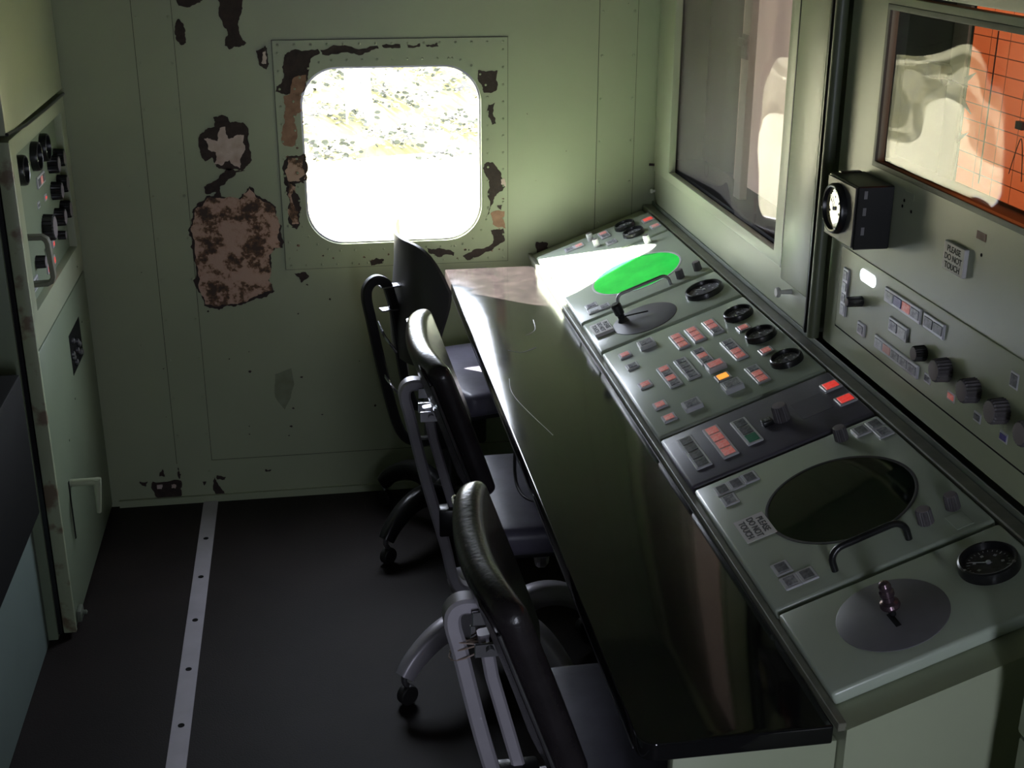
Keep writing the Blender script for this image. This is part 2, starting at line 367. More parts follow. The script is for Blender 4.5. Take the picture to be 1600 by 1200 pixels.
PATCHES = [
    ('mixed', [(-0.321, 0.91), (-0.281, 0.947), (-0.251, 0.946), (-0.192, 0.938), (-0.164, 0.97), (-0.147, 0.943), (-0.118, 0.926), (-0.097, 0.91), (-0.085, 0.855), (-0.087, 0.792), (-0.108, 0.793), (-0.122, 0.745), (-0.129, 0.697), (-0.116, 0.668), (-0.167, 0.65), (-0.199, 0.635), (-0.245, 0.63), (-0.284, 0.623), (-0.314, 0.633), (-0.326, 0.674), (-0.326, 0.746), (-0.328, 0.825), (-0.328, 0.88)]),
    ('rust', [(-0.171, 1.02), (-0.201, 1.021), (-0.222, 1.029), (-0.242, 1.011), (-0.254, 0.996), (-0.289, 0.978), (-0.287, 0.959), (-0.257, 0.962), (-0.266, 0.943), (-0.243, 0.95), (-0.245, 0.977), (-0.217, 0.999)]),
    ('rust', [(-0.248, 1.172), (-0.225, 1.178), (-0.208, 1.171), (-0.202, 1.156), (-0.169, 1.156), (-0.155, 1.14), (-0.155, 1.095), (-0.151, 1.05), (-0.179, 1.02), (-0.216, 1.022), (-0.251, 1.034), (-0.26, 1.061), (-0.279, 1.05), (-0.292, 1.076), (-0.29, 1.121), (-0.265, 1.143), (-0.246, 1.146)]),
    ('pale', [(-0.278, 1.113), (-0.26, 1.113), (-0.242, 1.105), (-0.232, 1.142), (-0.217, 1.145), (-0.212, 1.112), (-0.186, 1.122), (-0.168, 1.121), (-0.167, 1.08), (-0.184, 1.051), (-0.186, 1.028), (-0.213, 1.052), (-0.236, 1.037), (-0.255, 1.042), (-0.248, 1.075), (-0.269, 1.083)]),
    ('rust', [(-0.217, 1.512), (-0.14, 1.511), (-0.145, 1.483), (-0.155, 1.442), (-0.161, 1.407), (-0.153, 1.379), (-0.143, 1.371), (-0.161, 1.361), (-0.19, 1.354), (-0.202, 1.365), (-0.191, 1.393), (-0.203, 1.421), (-0.211, 1.456)]),
    ('rust', [(-0.318, 1.437), (-0.303, 1.409), (-0.304, 1.374), (-0.317, 1.367), (-0.332, 1.402), (-0.33, 1.416)]),
    ('rust', [(-0.319, 1.506), (-0.242, 1.505), (-0.251, 1.484), (-0.258, 1.478), (-0.315, 1.471)]),
    ('rust', [(-0.119, 1.35), (-0.093, 1.363), (-0.088, 1.331), (-0.094, 1.299), (-0.114, 1.314)]),
    ('pale', [(-0.101, 1.346), (-0.094, 1.349), (-0.094, 1.314), (-0.107, 1.317)]),
    ('rust', [(-0.052, 0.714), (-0.02, 0.717), (-0.01, 0.704), (-0.034, 0.685)]),
    ('rust', [(-0.045, 1.33), (-0.021, 1.35), (0.049, 1.352), (0.054, 1.34), (0.027, 1.323), (0.019, 1.283), (0.008, 1.243), (-0.017, 1.223), (-0.051, 1.232), (-0.074, 1.238), (-0.07, 1.253), (-0.048, 1.279)]),
    ('rust', [(0.055, 1.349), (0.131, 1.359), (0.213, 1.358), (0.216, 1.35), (0.165, 1.333), (0.13, 1.342), (0.06, 1.337)]),
    ('rust', [(0.225, 1.359), (0.276, 1.361), (0.277, 1.351), (0.231, 1.352)]),
    ('rust', [(0.295, 1.36), (0.331, 1.363), (0.331, 1.354), (0.297, 1.352)]),
    ('rust', [(0.347, 1.358), (0.38, 1.364), (0.383, 1.353), (0.35, 1.353)]),
    ('primer', [(-0.052, 1.226), (-0.002, 1.225), (-0.004, 1.184), (-0.026, 1.167), (-0.022, 1.137), (-0.027, 1.089), (-0.06, 1.09), (-0.064, 1.114), (-0.053, 1.156), (-0.048, 1.197)]),
    ('primer', [(-0.025, 1.272), (0.013, 1.283), (0.008, 1.248), (-0.011, 1.225), (-0.034, 1.232)]),
    ('mixed', [(-0.05, 1.054), (-0.005, 1.058), (-0.006, 0.991), (-0.03, 0.986), (-0.055, 0.981), (-0.061, 1.018)]),
    ('mixed', [(-0.055, 0.981), (-0.034, 0.968), (-0.026, 0.912), (-0.031, 0.862), (-0.05, 0.862), (-0.057, 0.944)]),
    ('rust', [(-0.066, 0.999), (-0.052, 0.984), (-0.055, 0.971), (-0.064, 0.978)]),
    ('rust', [(-0.024, 0.992), (-0.005, 1.004), (-0.008, 0.979)]),
    ('rust', [(-0.041, 0.962), (-0.029, 0.949), (-0.025, 0.893), (-0.032, 0.899)]),
    ('rust', [(0.494, 1.286), (0.518, 1.282), (0.55, 1.285), (0.548, 1.231), (0.511, 1.223), (0.505, 1.244), (0.493, 1.262)]),
    ('rust', [(0.524, 1.19), (0.542, 1.195), (0.545, 1.135), (0.533, 1.132), (0.523, 1.154)]),
    ('rust', [(0.51, 1.019), (0.535, 1.024), (0.56, 0.992), (0.573, 0.954), (0.547, 0.93), (0.528, 0.892), (0.515, 0.86), (0.519, 0.924), (0.522, 0.975)]),
    ('primer', [(0.528, 0.873), (0.57, 0.878), (0.573, 0.826), (0.534, 0.84)]),
    ('rust', [(0.528, 0.821), (0.566, 0.826), (0.57, 0.787), (0.521, 0.757), (0.457, 0.733), (0.444, 0.747), (0.477, 0.765), (0.534, 0.782)]),
    ('rust', [(0.337, 0.777), (0.368, 0.773), (0.419, 0.758), (0.416, 0.748), (0.368, 0.747), (0.349, 0.757)]),
    ('rust', [(0.166, 0.745), (0.21, 0.747), (0.21, 0.737), (0.172, 0.729)]),
    ('rust', [(-0.053, 0.853), (-0.032, 0.859), (-0.038, 0.846)]),
    ('rust', [(0.547, 0.895), (0.563, 0.897), (0.56, 0.881)]),
    ('pale', [(0.559, 0.973), (0.57, 0.976), (0.573, 0.948), (0.56, 0.958)]),
    ('rust', [(-0.516, 0.077), (-0.432, 0.074), (-0.437, 0.02), (-0.512, 0.026)]),
    ('rust', [(-0.332, 0.081), (-0.322, 0.053), (-0.303, 0.02), (-0.333, 0.022)]),
    ('rust', [(-0.483, 0.116), (-0.479, 0.091), (-0.494, 0.093)]),
    ('rust', [(-0.369, 0.066), (-0.357, 0.065), (-0.364, 0.052)]),
    ('rust', [(-0.325, 0.084), (-0.298, 0.077), (-0.302, 0.068), (-0.326, 0.072)]),
    ('rust', [(-0.555, 0.08), (-0.531, 0.078), (-0.539, 0.062)]),
    ('rust', [(-0.437, 0.119), (-0.43, 0.095), (-0.436, 0.078), (-0.441, 0.096)]),
    ('rust', [(-0.178, 0.094), (-0.159, 0.092), (-0.163, 0.086), (-0.177, 0.087)]),
    ('rust', [(0.666, 0.78), (0.702, 0.774), (0.71, 0.738), (0.671, 0.732)]),
    ('rust', [(0.725, 0.758), (0.749, 0.763), (0.745, 0.741)]),
    ('pale', [(-0.505, 0.066), (-0.487, 0.065), (-0.492, 0.051), (-0.505, 0.052)]),
    ('pale', [(-0.462, 0.063), (-0.448, 0.062), (-0.451, 0.05), (-0.462, 0.051)]),
    ('grease', [(-0.127, 0.403), (-0.079, 0.42), (-0.073, 0.369), (-0.106, 0.287), (-0.132, 0.331)]),
]
MI = {'rust': 1, 'primer': 2, 'pale': 3, 'mixed': 4, 'grease': 5}
layer = 0
for k, (kind, poly) in enumerate(PATCHES):
    inside = -.075 < poly[0][0] < .579 and .727 < poly[0][1] < 1.376
    base = .0037 if inside else (.0024 if poly[0][1] < .14 else .0018)
    z = base + {'mixed': .0002, 'rust': .0005, 'primer': .0008, 'pale': .0011, 'grease': .0001}[kind]
    P = jag(poly, .16 if kind != 'grease' else .05, 100+k)
    pm = plate([P], z-.0016, z)
    for p in pm.polygons: p.material_index = MI[kind]
    nf = len(bm.faces); bm.from_mesh(pm); bm.faces.ensure_lookup_table()
    for f in list(bm.faces)[nf:]: f.material_index = MI[kind]
    bpy.data.meshes.remove(pm)
    if kind == 'mixed':           # dark rusty rim around the flaked area: a slightly larger piece beneath
        c = Vector((sum(p[0] for p in poly)/len(poly), sum(p[1] for p in poly)/len(poly)))
        Q = [tuple(c+(Vector(p)-c)*1+(Vector(p)-c).normalized()*.006) for p in poly]
        pm = plate([jag(Q, .2, 300+k)], z-.0014, z-.0002); nf = len(bm.faces); bm.from_mesh(pm); bm.faces.ensure_lookup_table()
        for f in list(bm.faces)[nf:]: f.material_index = 1
        bpy.data.meshes.remove(pm)
rnd = random.Random(5)
for i in range(60):               # small chips round the window frame and wall
    if i < 38: u, v, z = rnd.choice(((rnd.uniform(-.06, .0), rnd.uniform(.74, 1.2)), (rnd.uniform(.52, .57), rnd.uniform(.74, 1.05)), (rnd.uniform(0, .5), rnd.uniform(.735, .77)))) + (.0037,)
    else: u, v, z = rnd.uniform(-.5, .2), rnd.uniform(.2, .75), .0008
    r = rnd.uniform(.0015, .005)
    P = jag([(u+r*math.cos(a), v+r*.8*math.sin(a)) for a in (0, 1.2, 2.4, 3.6, 5)], .35, i, 2)
    pm = plate([P], z-.001, z); nf = len(bm.faces); bm.from_mesh(pm); bm.faces.ensure_lookup_table()
    for f in list(bm.faces)[nf:]: f.material_index = 2 if (i < 38 and rnd.random() < .35) else 1
    bpy.data.meshes.remove(pm)
me = bpy.data.meshes.new('wall_far'); bm.to_mesh(me); bm.free()
wall = struct('wall_far', me, [M_wall, M_rust, M_primer, M_pale, M_mixed, M_grease, mat('seam grime', (.06, .065, .04), .7)], 'riveted green wall with a rounded window and flaking paint', RW)
win = struct('window_1', plate([rrect(-.012, .507, .792, 1.307, .108, 14), rrect(-.002, .497, .802, 1.297, .102, 14)], -.028, -.004), M_steel, 'thin metal window surround', RW)
link('window_pane', plate([rrect(-.010, .505, .794, 1.305, .105, 14)], -.022, -.019), M_pane, win)

# ------------------------------------------------------------------ outside: bright ground and an ivy bank
M_grav = mat('pale gravel', (.17, .155, .07), .8, noise=.12, nscale=2)
M_soil = mat('bank soil', (.12, .105, .032), .9, noise=.25, nscale=3, col2=(.055, .052, .014))
M_leaf = mat('pale ivy leaf', (.023, .024, .009), .9, noise=.45, nscale=2, col2=(.012, .014, .005))
M_leaf2 = mat('dry pale leaf', (.030, .026, .016), .5)
struct('ground', box(-30, 40, 3.9, 60, -1.25, -1.05), M_grav, 'sunlit pale gravel outside')
def bank():
    bm = bmesh.new(); rnd = random.Random(3); nx, ny = 50, 26; g = []
    for j in range(ny):
        row = []
        for i in range(nx):
            x = -10+i*.6; y = 14+j*.42; z = -1.15+max(0, j-1)*.19+rnd.uniform(-.08, .08)
            row.append(bm.verts.new((x, y, z)))
        g.append(row)
    for j in range(ny-1):
        for i in range(nx-1): bm.faces.new((g[j][i], g[j][i+1], g[j+1][i+1], g[j+1][i]))
    for f in bm.faces: f.material_index = 0
    for k in range(9000):
        x = rnd.uniform(-.8, 4); t = rnd.random(); y = 14.3+t*3.2; z = -1.12+(y-14.4)*.452+rnd.uniform(.0, .10)
        if math.sin(x*5.7+y*7.3)+math.sin(x*3.1-y*9.4)+math.sin(y*23+x*2)*.7+rnd.uniform(-.8, .8) < .35-.25*(y-14.4): continue
        s = rnd.uniform(.014, .042); a = rnd.uniform(0, 6.28); tl = rnd.uniform(.2, 1.2)
        c = Vector((x, y, z)); u = Vector((math.cos(a), math.sin(a)*.6, rnd.uniform(-.3, .3))).normalized(); n = Vector((rnd.uniform(-.5, .5), -math.sin(tl), math.cos(tl))); w = n.cross(u).normalized()
        f = bm.faces.new([bm.verts.new(c+u*s*p+w*s*q) for p, q in ((-1, 0), (-.4, .6), (.5, .55), (1.1, 0), (.4, -.6), (-.5, -.5))])
        f.material_index = 1 if rnd.random() < .62 else 2
    me = bpy.data.meshes.new('bank'); bm.to_mesh(me); bm.free(); return me
o = link('ivy_bank', bank(), [M_soil, M_leaf, M_leaf2]); tag(o, 'sunlit bank overgrown with ivy outside the window', 'ivy', kind='stuff')

# ------------------------------------------------------------------ aluminium strip on the floor
st = root('floor_strip', 'flat aluminium strip screwed along the dark floor', 'strip', T(-.348, 2.4, 0))
link('strip', box(-.022, .022, -1.9, YW-2.4-.012, 0, .003, .0008, 1), M_alu, st)
scr = lathe([(.0075, 0), (.0075, .0008), (.006, .0014), (.003, .0008)], 16)
for i in range(12):
    link('screw', scr, M_dark if i == 0 else None, st, T(.0, 1.01-i*.2267, .003))

# ------------------------------------------------------------------ operator's table
tb = root('operator_table', 'long glossy black table top scratched at its far end', 'table', T(.378, 1.312, 0))
link('table_top', plate([rrect(0, .260, 0, 2.24, (.025, .004, 0, 0))], .712, .74, .003), M_table, tb)
for pts in (((.043, 1.33, 0), (.036, 1.27, 0), (.037, 1.22, 0), (.046, 1.16, 0), (.062, 1.08, 0), (.073, 1.03, 0), (.079, 1.0, 0)), ((.13, 1.62, 0), (.16, 1.66, 0), (.17, 1.74, 0)), ((.07, 1.52, 0), (.10, 1.50, 0), (.14, 1.53, 0))):
    link('scratch', tube(smooth_path(pts), .0009, 6), mat('pale scratch', (.30, .30, .36), .4), tb, T(0, 0, .7398))
link('edge_strip', box(.001, .006, .04, 2.22, .706, .722), M_steel, tb)
link('support_bracket', box(.12, .262, .10, .13, .58, .709, .003), M_dark, tb)
link('support_bracket', box(.12, .262, 1.05, 1.08, .58, .709, .003), M_dark, tb)
link('support_bracket', box(.12, .262, 2.0, 2.03, .58, .709, .003), M_dark, tb)

# ------------------------------------------------------------------ console
TH = math.radians(20.5)
cons = root('control_console', 'long pale green steel console with sloped top carrying seven panels', 'console', T(.65, 1.30, 0))
bm = bmesh.new()
prof = [(0, 0), (.0, .741), (.332, .741+.332*math.tan(TH)), (.360, .741+.332*math.tan(TH)), (.360, 0)]
L = YW-.006-1.30
a = [bm.verts.new((x, 0, z)) for x, z in prof]; b = [bm.verts.new((x, L, z)) for x, z in prof]
bm.faces.new(a); bm.faces.new(list(reversed(b)))
for i in range(5): bm.faces.new((a[i], b[i], b[(i+1) % 5], a[(i+1) % 5]))
link('console_body', finish(bm), M_green, cons)
link('front_lip', box(-.0095, .002, .006, L, .735, .7475, .001, 1), M_rail, cons)
link('end_panel', box(-.225, -.001, .022, .045, 0, .709, .002), M_green, cons)
# dull channel behind the modules
link('rear_channel', box(.338, .366, 0, L, .84, .884, .002, 1), M_rail, cons)
link('rear_lip', box(.3665, .3695, 0, L, .84, .894, .001, 1), M_panel_dull, cons)

def module(name, label, y0, y1, mp=None, matl=None):
    """control panel module: local x up the slope, y along the room, z out of the face"""
    r = root(name, label, 'console module', T(.65, y0, .765) @ Matrix.Rotation(-TH, 4, 'Y'), 'panel modules set along the console')
    w = y1-y0
    link('face_plate', box(-.004, .350, .003, w-.003, -.022, 0, .0055, 3), matl or M_panel, r)
    return r
lens_cache = {}
def lens_mesh(w, h, k):
    key = (round(w, 4), round(h, 4), k)
    if key not in lens_cache:
        bm = bmesh.new(); add_box(bm, -w/2, w/2, -h/2, h/2, 0, .0022, .0005, 1)
        rnd = random.Random(k)
        for i in range(3):
            yy = (i-1)*h*.26; l = w*rnd.uniform(.2, .34); x0 = rnd.uniform(-.1, .1)*w
            if rnd.random() < .8: add_box(bm, x0-l, x0+l, yy-h*.035, yy+h*.035, .002, .00235, mi=1)
        lens_cache[key] = finish(bm)
    return lens_cache[key]
LM = {'r': M_lred, 'g': M_lgrey, 'd': M_ldark, 'R': M_lredb, 'o': M_lor, 'n': M_lgreen, 'w': M_lwhite, 'v': M_lpurp, 'p': M_lpink}
LN = {'r': 'pink red lens', 'g': 'grey lens', 'd': 'dark lens', 'R': 'lit red lens', 'o': 'lit orange lens', 'n': 'green lens', 'w': 'white lens', 'v': 'violet lens', 'p': 'pale pink lens'}
mesh_mat = {}
def matcopy(me, mats, key):
    k = (me.name, key)
    if k not in mesh_mat:
        c = me.copy(); c.materials.clear()
        for mm in mats: c.materials.append(mm)
        mesh_mat[k] = c
    return mesh_mat[k]
def lamps(parent, M, cells, cw, ch, axis='y', name='indicator_block', h=.004, bez=.0025):
    """row of square lamps in a silver bezel; cells listed from far to near (axis y: towards -y; axis x: towards +x)"""
    n = len(cells); Lx = cw*n if axis == 'x' else cw; Ly = ch*n if axis == 'y' else ch
    bm = bmesh.new(); add_box(bm, -Lx/2-bez, Lx/2+bez, -Ly/2-bez, Ly/2+bez, -.001, h, .0012, 1)
    b = link(name, finish(bm), M_silver, parent, M)
    for i, c in enumerate(cells):
        if c == ' ': continue
        q = (i+.5)*(cw if axis == 'x' else ch)
        p = (-Lx/2+q, 0) if axis == 'x' else (0, Ly/2-q)
        me = matcopy(lens_mesh(cw-.0045, ch-.0055, (i*7+n) % 5), (LM[c], M_legend), c)
        o = link('lens', me, None, b, T(p[0], p[1], h-.001)); o['label'] = LN[c]
    return b
def knob(parent, M, r=.011, h=.020, name='knob', mt=None, skirt=0):
    n = 40
    prof = [(r*1.02, 0), (r, .001), (r*.96, h*.9), (r*.88, h)]
    bm = bmesh.new()
    if skirt: add_lathe(bm, [(r*1.3, 0), (r*1.3, .002), (r, .003)], 24)
    add_lathe(bm, prof, n, ridges=1, rd=.09)
    o = link(name, finish(bm, 25), mt or M_knob, parent, M)
    link('knob_face', lathe([(r*.80, 0), (r*.80, .0008), (r*.7, .0011)], 24), M_knobtop, o, T(0, 0, h-.0002))
    return o
def gauge(parent, M, r, face=None, name='gauge', h=.013, ang=2.3, tilt=0):
    b = link(name, lathe([(r, -.001), (r, h*.55), (r*.96, h*.9), (r*.90, h), (r*.84, h*.95), (r*.80, h*.55), (r*.79, h*.3)], 48), M_black, parent, M)
    bm = bmesh.new()
    add_lathe(bm, [(r*.795, 0), (r*.795, .001), (.001, .001)], 40, 0)
    for i in range(21):
        a = math.radians(-40+i*13); l = .12 if i % 5 == 0 else .07
        add_box(bm, r*(.70-l), r*.70, -r*.011, r*.011, .001, .0014, mi=1, M=Matrix.Rotation(a, 4, 'Z'))
    for i in range(5):
        a = math.radians(-20+i*55); add_box(bm, r*.40, r*.50, -r*.05, r*.05, .001, .0013, mi=1, M=Matrix.Rotation(a, 4, 'Z'))
    d = link('dial', finish(bm), [face or M_dial, M_silver if (face in (None, M_dialdark)) else M_ink], b, T(0, 0, h*.3))
    bm = bmesh.new(); add_box(bm, -.12*r, .62*r, -.012*r, .012*r, 0, .0008); add_lathe(bm, [(.08*r, -.0005), (.08*r, .0022), (.04*r, .003)], 12)
    link('needle', finish(bm), M_silver if face is not M_white else M_ink, d, T(0, 0, .0022) @ Matrix.Rotation(ang, 4, 'Z'))
    sm = lathe([(r*.05, 0), (r*.05, .0012), (r*.02, .0018)], 10)
    for q in (0, 1, 2):
        a = math.radians(70+120*q); link('bezel_screw', sm, M_steel, b, T(r*.89*math.cos(a), r*.89*math.sin(a), h*.93))
    return b
def handle(parent, p0, p1, rise, r, mt):
    """D handle between two feet in the panel plane"""
    a = Vector(p0); b = Vector(p1); d = (b-a).normalized(); k = min(.022, rise*.6)
    pts = [a, a+Vector((0, 0, rise-k))]
    for i in range(1, 6):
        t = math.pi/2*i/6; pts.append(a+d*(k-k*math.cos(t))+Vector((0, 0, rise-k+k*math.sin(t))))
    pts.append(a+d*k+Vector((0, 0, rise))); pts.append(b-d*k+Vector((0, 0, rise)))
    for i in range(1, 6):
        t = math.pi/2*i/6; pts.append(b-d*k+d*k*math.sin(t)+Vector((0, 0, rise-k+k*math.cos(t))))
    pts += [b+Vector((0, 0, rise-k)), b]
    return link('handle', tube(pts, r, 12), mt, parent)
def scope_part(parent, x, y, r, mt, rim=None):
    b = link('scope_rim', lathe([(r*1.03, -.0006), (r*1.03, .0007), (r*1.0, .0010), (r*.985, .0004), (r*.985, -.0005)], 72), rim or M_panel_dull, parent, T(x, y, 0))
    link('scope_screen', lathe([(r*.985, -.004), (r*.985, .0000), (r*.9, .0006), (r*.6, .0012), (r*.3, .0016), (.002, .0018)], 72), mt, b)
def disc(parent, x, y, r):
    return link('round_insert', lathe([(r, -.001), (r, .0012), (r*.985, .0018), (.001, .0018)], 64), M_grey, parent, T(x, y, 0))
# module 1, against the far wall
m1 = module('console_module', 'shaded green panel with two dark gauges, farthest against the window wall', 3.345, 3.56)
gauge(m1, T(.262, .158, 0), .031); gauge(m1, T(.266, .072, 0), .031)
lamps(m1, T(.328, .137, 0), 'R', .030, .030); lamps(m1, T(.329, .060, 0), 'r', .024, .026)
lamps(m1, T(.198, .160, 0), 'rg', .024, .026); lamps(m1, T(.199, .075, 0), 'g', .026, .026)
lamps(m1, T(.118, .155, 0), 'r', .024, .026); lamps(m1, T(.090, .158, 0), 'g', .024, .026)
knob(m1, T(.157, .165, 0), .009, .022, mt=M_lwhite); knob(m1, T(.160, .095, 0), .009, .022, mt=M_lwhite)  # white knob colour stands in for sunlight on them
# module 2, lit scope
m2 = module('console_module', 'sunlit green panel with the round bright green radar scope', 2.93, 3.34)
scope_part(m2, .193, .187, .118, M_scope_lit, M_silver)
knob(m2, T(.272, .035, 0), .0105, .022); knob(m2, T(.320, .040, 0), .0105, .022); knob(m2, T(.278, .375, 0), .0095, .022, mt=M_lwhite)  # far knob coloured white to stand for sunlight on it
handle(m2, (.100, .0, 0)[:2]+(0,), (.243, .022, 0), .030, .0042, M_steel) if False else handle(m2, (.101, .016, 0), (.240, .020, 0), .028, .0042, M_steel)
lamps(m2, T(.043, .083, 0), 'g', .026, .026); lamps(m2, T(.041, .047, 0), 'w', .026, .026); lamps(m2, T(.069, .045, 0), 'g', .024, .026)
# module 3, far joystick
m3 = module('console_module', 'green panel with grey disc, black joystick and one gauge, next to the lit scope', 2.715, 2.925)
disc(m3, .131, .092, .079)
j = link('joystick', lathe([(.014, 0), (.012, .006), (.009, .010), (.009, .018), (.012, .022), (.0125, .046), (.009, .050)], 20), M_black, m3, T(.085, .124, .001) @ Matrix.Rotation(math.radians(-6), 4, 'Y'))
link('pointer', tube([(0, 0, .012), (.035, -.010, .006), (.062, -.020, .002)], .0018, 8), M_black, j)
gauge(m3, T(.289, .104, 0), .047)
# module 4, lamp rows
m4 = module('console_module', 'green panel crowded with red and grey lamp blocks and three gauges', 2.21, 2.71)
Y4 = 2.21
for y in (2.613, 2.465, 2.310): gauge(m4, T(.305, y-Y4, 0), .034, ang=2.6+y)
for x, y, c in ((.159, 2.602, 'rrr'), (.197, 2.603, 'rrr'), (.240, 2.604, 'rrg'), (.239, 2.453, 'ggrr'), (.090, 2.452, 'rgrg'), (.131, 2.455, 'gggg'), (.176, 2.482, 'grg'), (.238, 2.302, 'grr')):
    lamps(m4, T(x, y-Y4, 0), c, .0235, .0275)
lamps(m4, T(.182, 2.404-Y4, 0), 'r', .034, .030, name='raised_button', h=.012)
lamps(m4, T(.179, 2.350-Y4, 0), 'o', .026, .028)
lamps(m4, T(.180, 2.289-Y4, 0), 'g', .034, .034, name='raised_button', h=.012)
lamps(m4, T(.094, 2.652-Y4, 0), 'g', .032, .032, name='raised_button', h=.010)
lamps(m4, T(.090, 2.280-Y4, 0), 'g', .032, .032, name='raised_button', h=.010)
for x, y, c in ((.039, 2.645, 'r'), (.038, 2.573, 'g'), (.037, 2.458, 'r'), (.037, 2.341, 'r'), (.037, 2.272, 'r'), (.290, 2.537, 'r'), (.288, 2.387, 'r')):
    lamps(m4, T(x, y-Y4, 0), c, .023, .026)
# module 5, grey violet
m5 = module('console_module', 'dark grey violet panel with one central knob', 1.985, 2.205, matl=M_purple)
lamps(m5, T(.037, .117, 0), 'dddd', .026, .032); lamps(m5, T(.090, .117, 0), 'rrrr', .026, .032); lamps(m5, T(.142, .115, 0), 'ddn', .026, .034)
link('push_button', box(-.010, .010, -.010, .010, 0, .010, .0015), M_black, m5, T(.184, .112, 0)); lamps(m5, T(.184, .112, .009), 'd', .012, .012, h=.001, bez=.001, name='button_cap')
knob(m5, T(.212, .108, 0), .0155, .030)
lamps(m5, T(.329, .153, 0), 'R', .030, .030); lamps(m5, T(.329, .083, 0), 'R', .030, .030)
link('worn_patch', box(-.03, .03, -.035, .035, 0, .0003), M_dark, m5, T(.272, .112, 0)).data.materials[0] = mat('worn violet paint', (.085, .078, .10), .45)
# module 6, dark scope
m6 = module('console_module', 'green panel with the large round dark radar scope and black handle', 1.56, 1.98); Y6 = 1.56
scope_part(m6, .191, 1.773-Y6, .121, M_scope_dark, M_rubber)
knob(m6, T(.268, 1.945-Y6, 0), .0125, .024); knob(m6, T(.268, 1.622-Y6, 0), .0125, .024); knob(m6, T(.317, 1.630-Y6, 0), .0115, .024)
handle(m6, (.107, 1.597-Y6, 0), (.229, 1.600-Y6, 0), .036, .0055, M_black)
for x, y, c in ((.304, 1.944, 'd'), (.332, 1.946, 'd'), (.332, 1.911, 'g'), (.039, 1.938, 'd'), (.065, 1.939, 'd'), (.092, 1.941, 'd'), (.039, 1.898, 'g'), (.042, 1.653, 'd'), (.041, 1.612, 'g'), (.068, 1.612, 'd')):
    lamps(m6, T(x, y-Y6, 0), c, .022, .029, h=.003)
link('label_plate', box(-.014, .014, -.020, .020, 0, .0015, .0005, 1), M_panel, m6, T(.308, .033, 0))
# module 7, near joystick
m7 = module('console_module', 'green panel with grey disc, bronze joystick and large gauge, nearest end of console', 1.345, 1.555)
disc(m7, .132, .106, .079)
bm = bmesh.new(); add_box(bm, -.004, .004, -.016, .016, -.001, .0003); link('joystick_slot', finish(bm), M_dark, m7, T(.128, .092, .0020))
j = link('joystick', lathe([(.0135, 0), (.0145, .003), (.013, .008), (.0085, .011), (.0085, .018), (.0105, .021), (.0105, .027), (.0085, .030), (.009, .036), (.0065, .041), (.002, .043)], 24), M_bronze, m7, T(.132, .104, .016))
link('stem', lathe([(.005, -.016), (.005, .001)], 12), M_black, j)
gauge(m7, T(.288, .122, 0), .043, M_dialdark, h=.016, ang=2.5)
def sign(name, label, M, w, h, size, t, ptext=True):
    r = root(name, label, 'sign', M)
    link('sign_plate', box(-w/2, w/2, -h/2, h/2, 0, t, min(.0012, t*.3), 1), M_sign, r)
    o = link('lettering', text_mesh('PLEASE\nDO NOT\nTOUCH', size), M_ink, r, T(0, -.0005, t+.0002))
    return r
PL = lambda s, y, n=0: T(.65, 0, .765) @ Matrix.Rotation(-TH, 4, 'Y') @ T(s, y, n)
sign('notice_sign', 'small white PLEASE DO NOT TOUCH card beside the dark scope', PL(.046, 1.788, .0004) @ Matrix.Rotation(math.radians(-90), 4, 'Z'), .073, .052, .0155, .0015)
sign('notice_sign', 'white PLEASE DO NOT TOUCH block beside the far grey disc', PL(.030, 2.838, .0004) @ Matrix.Rotation(math.radians(-90), 4, 'Z'), .070, .046, .0145, .009)

# ------------------------------------------------------------------ right side: instrument rack (face x = 1.02, looking -X)
XR = 1.02
def RF(y, z, n=0): return Matrix(((0, 0, -1, XR-n), (-1, 0, 0, y), (0, 1, 0, z), (0, 0, 0, 1)))
rack = root('instrument_rack', 'upright green instrument rack with orange chart window, right of the vertical pipe', 'rack', RF(2.34, .905))
U = lambda y: 2.34-y
V = lambda z: z-.905
link('front_panel', plate([rrect(0, 1.26, 0, .682), rrect(.158, 1.10, .393, .661)], -.018, 0, .0015), M_green, rack)
link('upper_panel', plate([rrect(0, 1.26, .688, 1.2)], -.018, .0, .0015), M_green, rack)
bm = bmesh.new()
for b in ((0, .012, -.01, 1.2, -.34, -.019), (1.25, 1.262, -.01, 1.2, -.34, -.019), (0.012, 1.25, -.01, .01, -.34, -.019), (0.012, 1.25, 1.18, 1.2, -.34, -.019), (.012, 1.25, 0, 1.2, -.345, -.33), (.012, 1.25, .36, .37, -.33, -.019), (.012, 1.25, .69, .70, -.33, -.019)):
    add_box(bm, *b)
link('rack_body', finish(bm), M_panel_dull, rack)
link('window_bezel', plate([rrect(.150, 1.108, .385, .669), rrect(.160, 1.098, .395, .659)], -.004, .0015, .001), M_panel_dull, rack)
g = link('chart_window', plate([rrect(.152, 1.106, .388, .666)], -.012, -.009), M_plexi2, rack)
g['label'] = 'wavy clear plastic window'
link('chart_board', box(0, .98, 0, .31, -.004, 0), M_chart, rack, T(.262, .375, -.105))
bm = bmesh.new()
for (x, y, s) in ((.262, .555, 1), (.262, .510, -1), (.262, .455, 1)):
    vs = [bm.verts.new(p) for p in ((x, y, -.1005), (x+.035, y+.012*s, -.1005), (x, y-.012*s, -.1005))]
    ws = [bm.verts.new(p.co+Vector((0, 0, .002))) for p in vs]
    bm.faces.new(vs); bm.faces.new(ws)
    for i in range(3): bm.faces.new((vs[i], vs[(i+1) % 3], ws[(i+1) % 3], ws[i]))
add_box(bm, .35, .352, .39, .64, -.1005, -.099); add_box(bm, .262+.19, .262+.21, .50, .512, -.1005, -.092)
link('chart_marker', finish(bm), M_ink, rack)
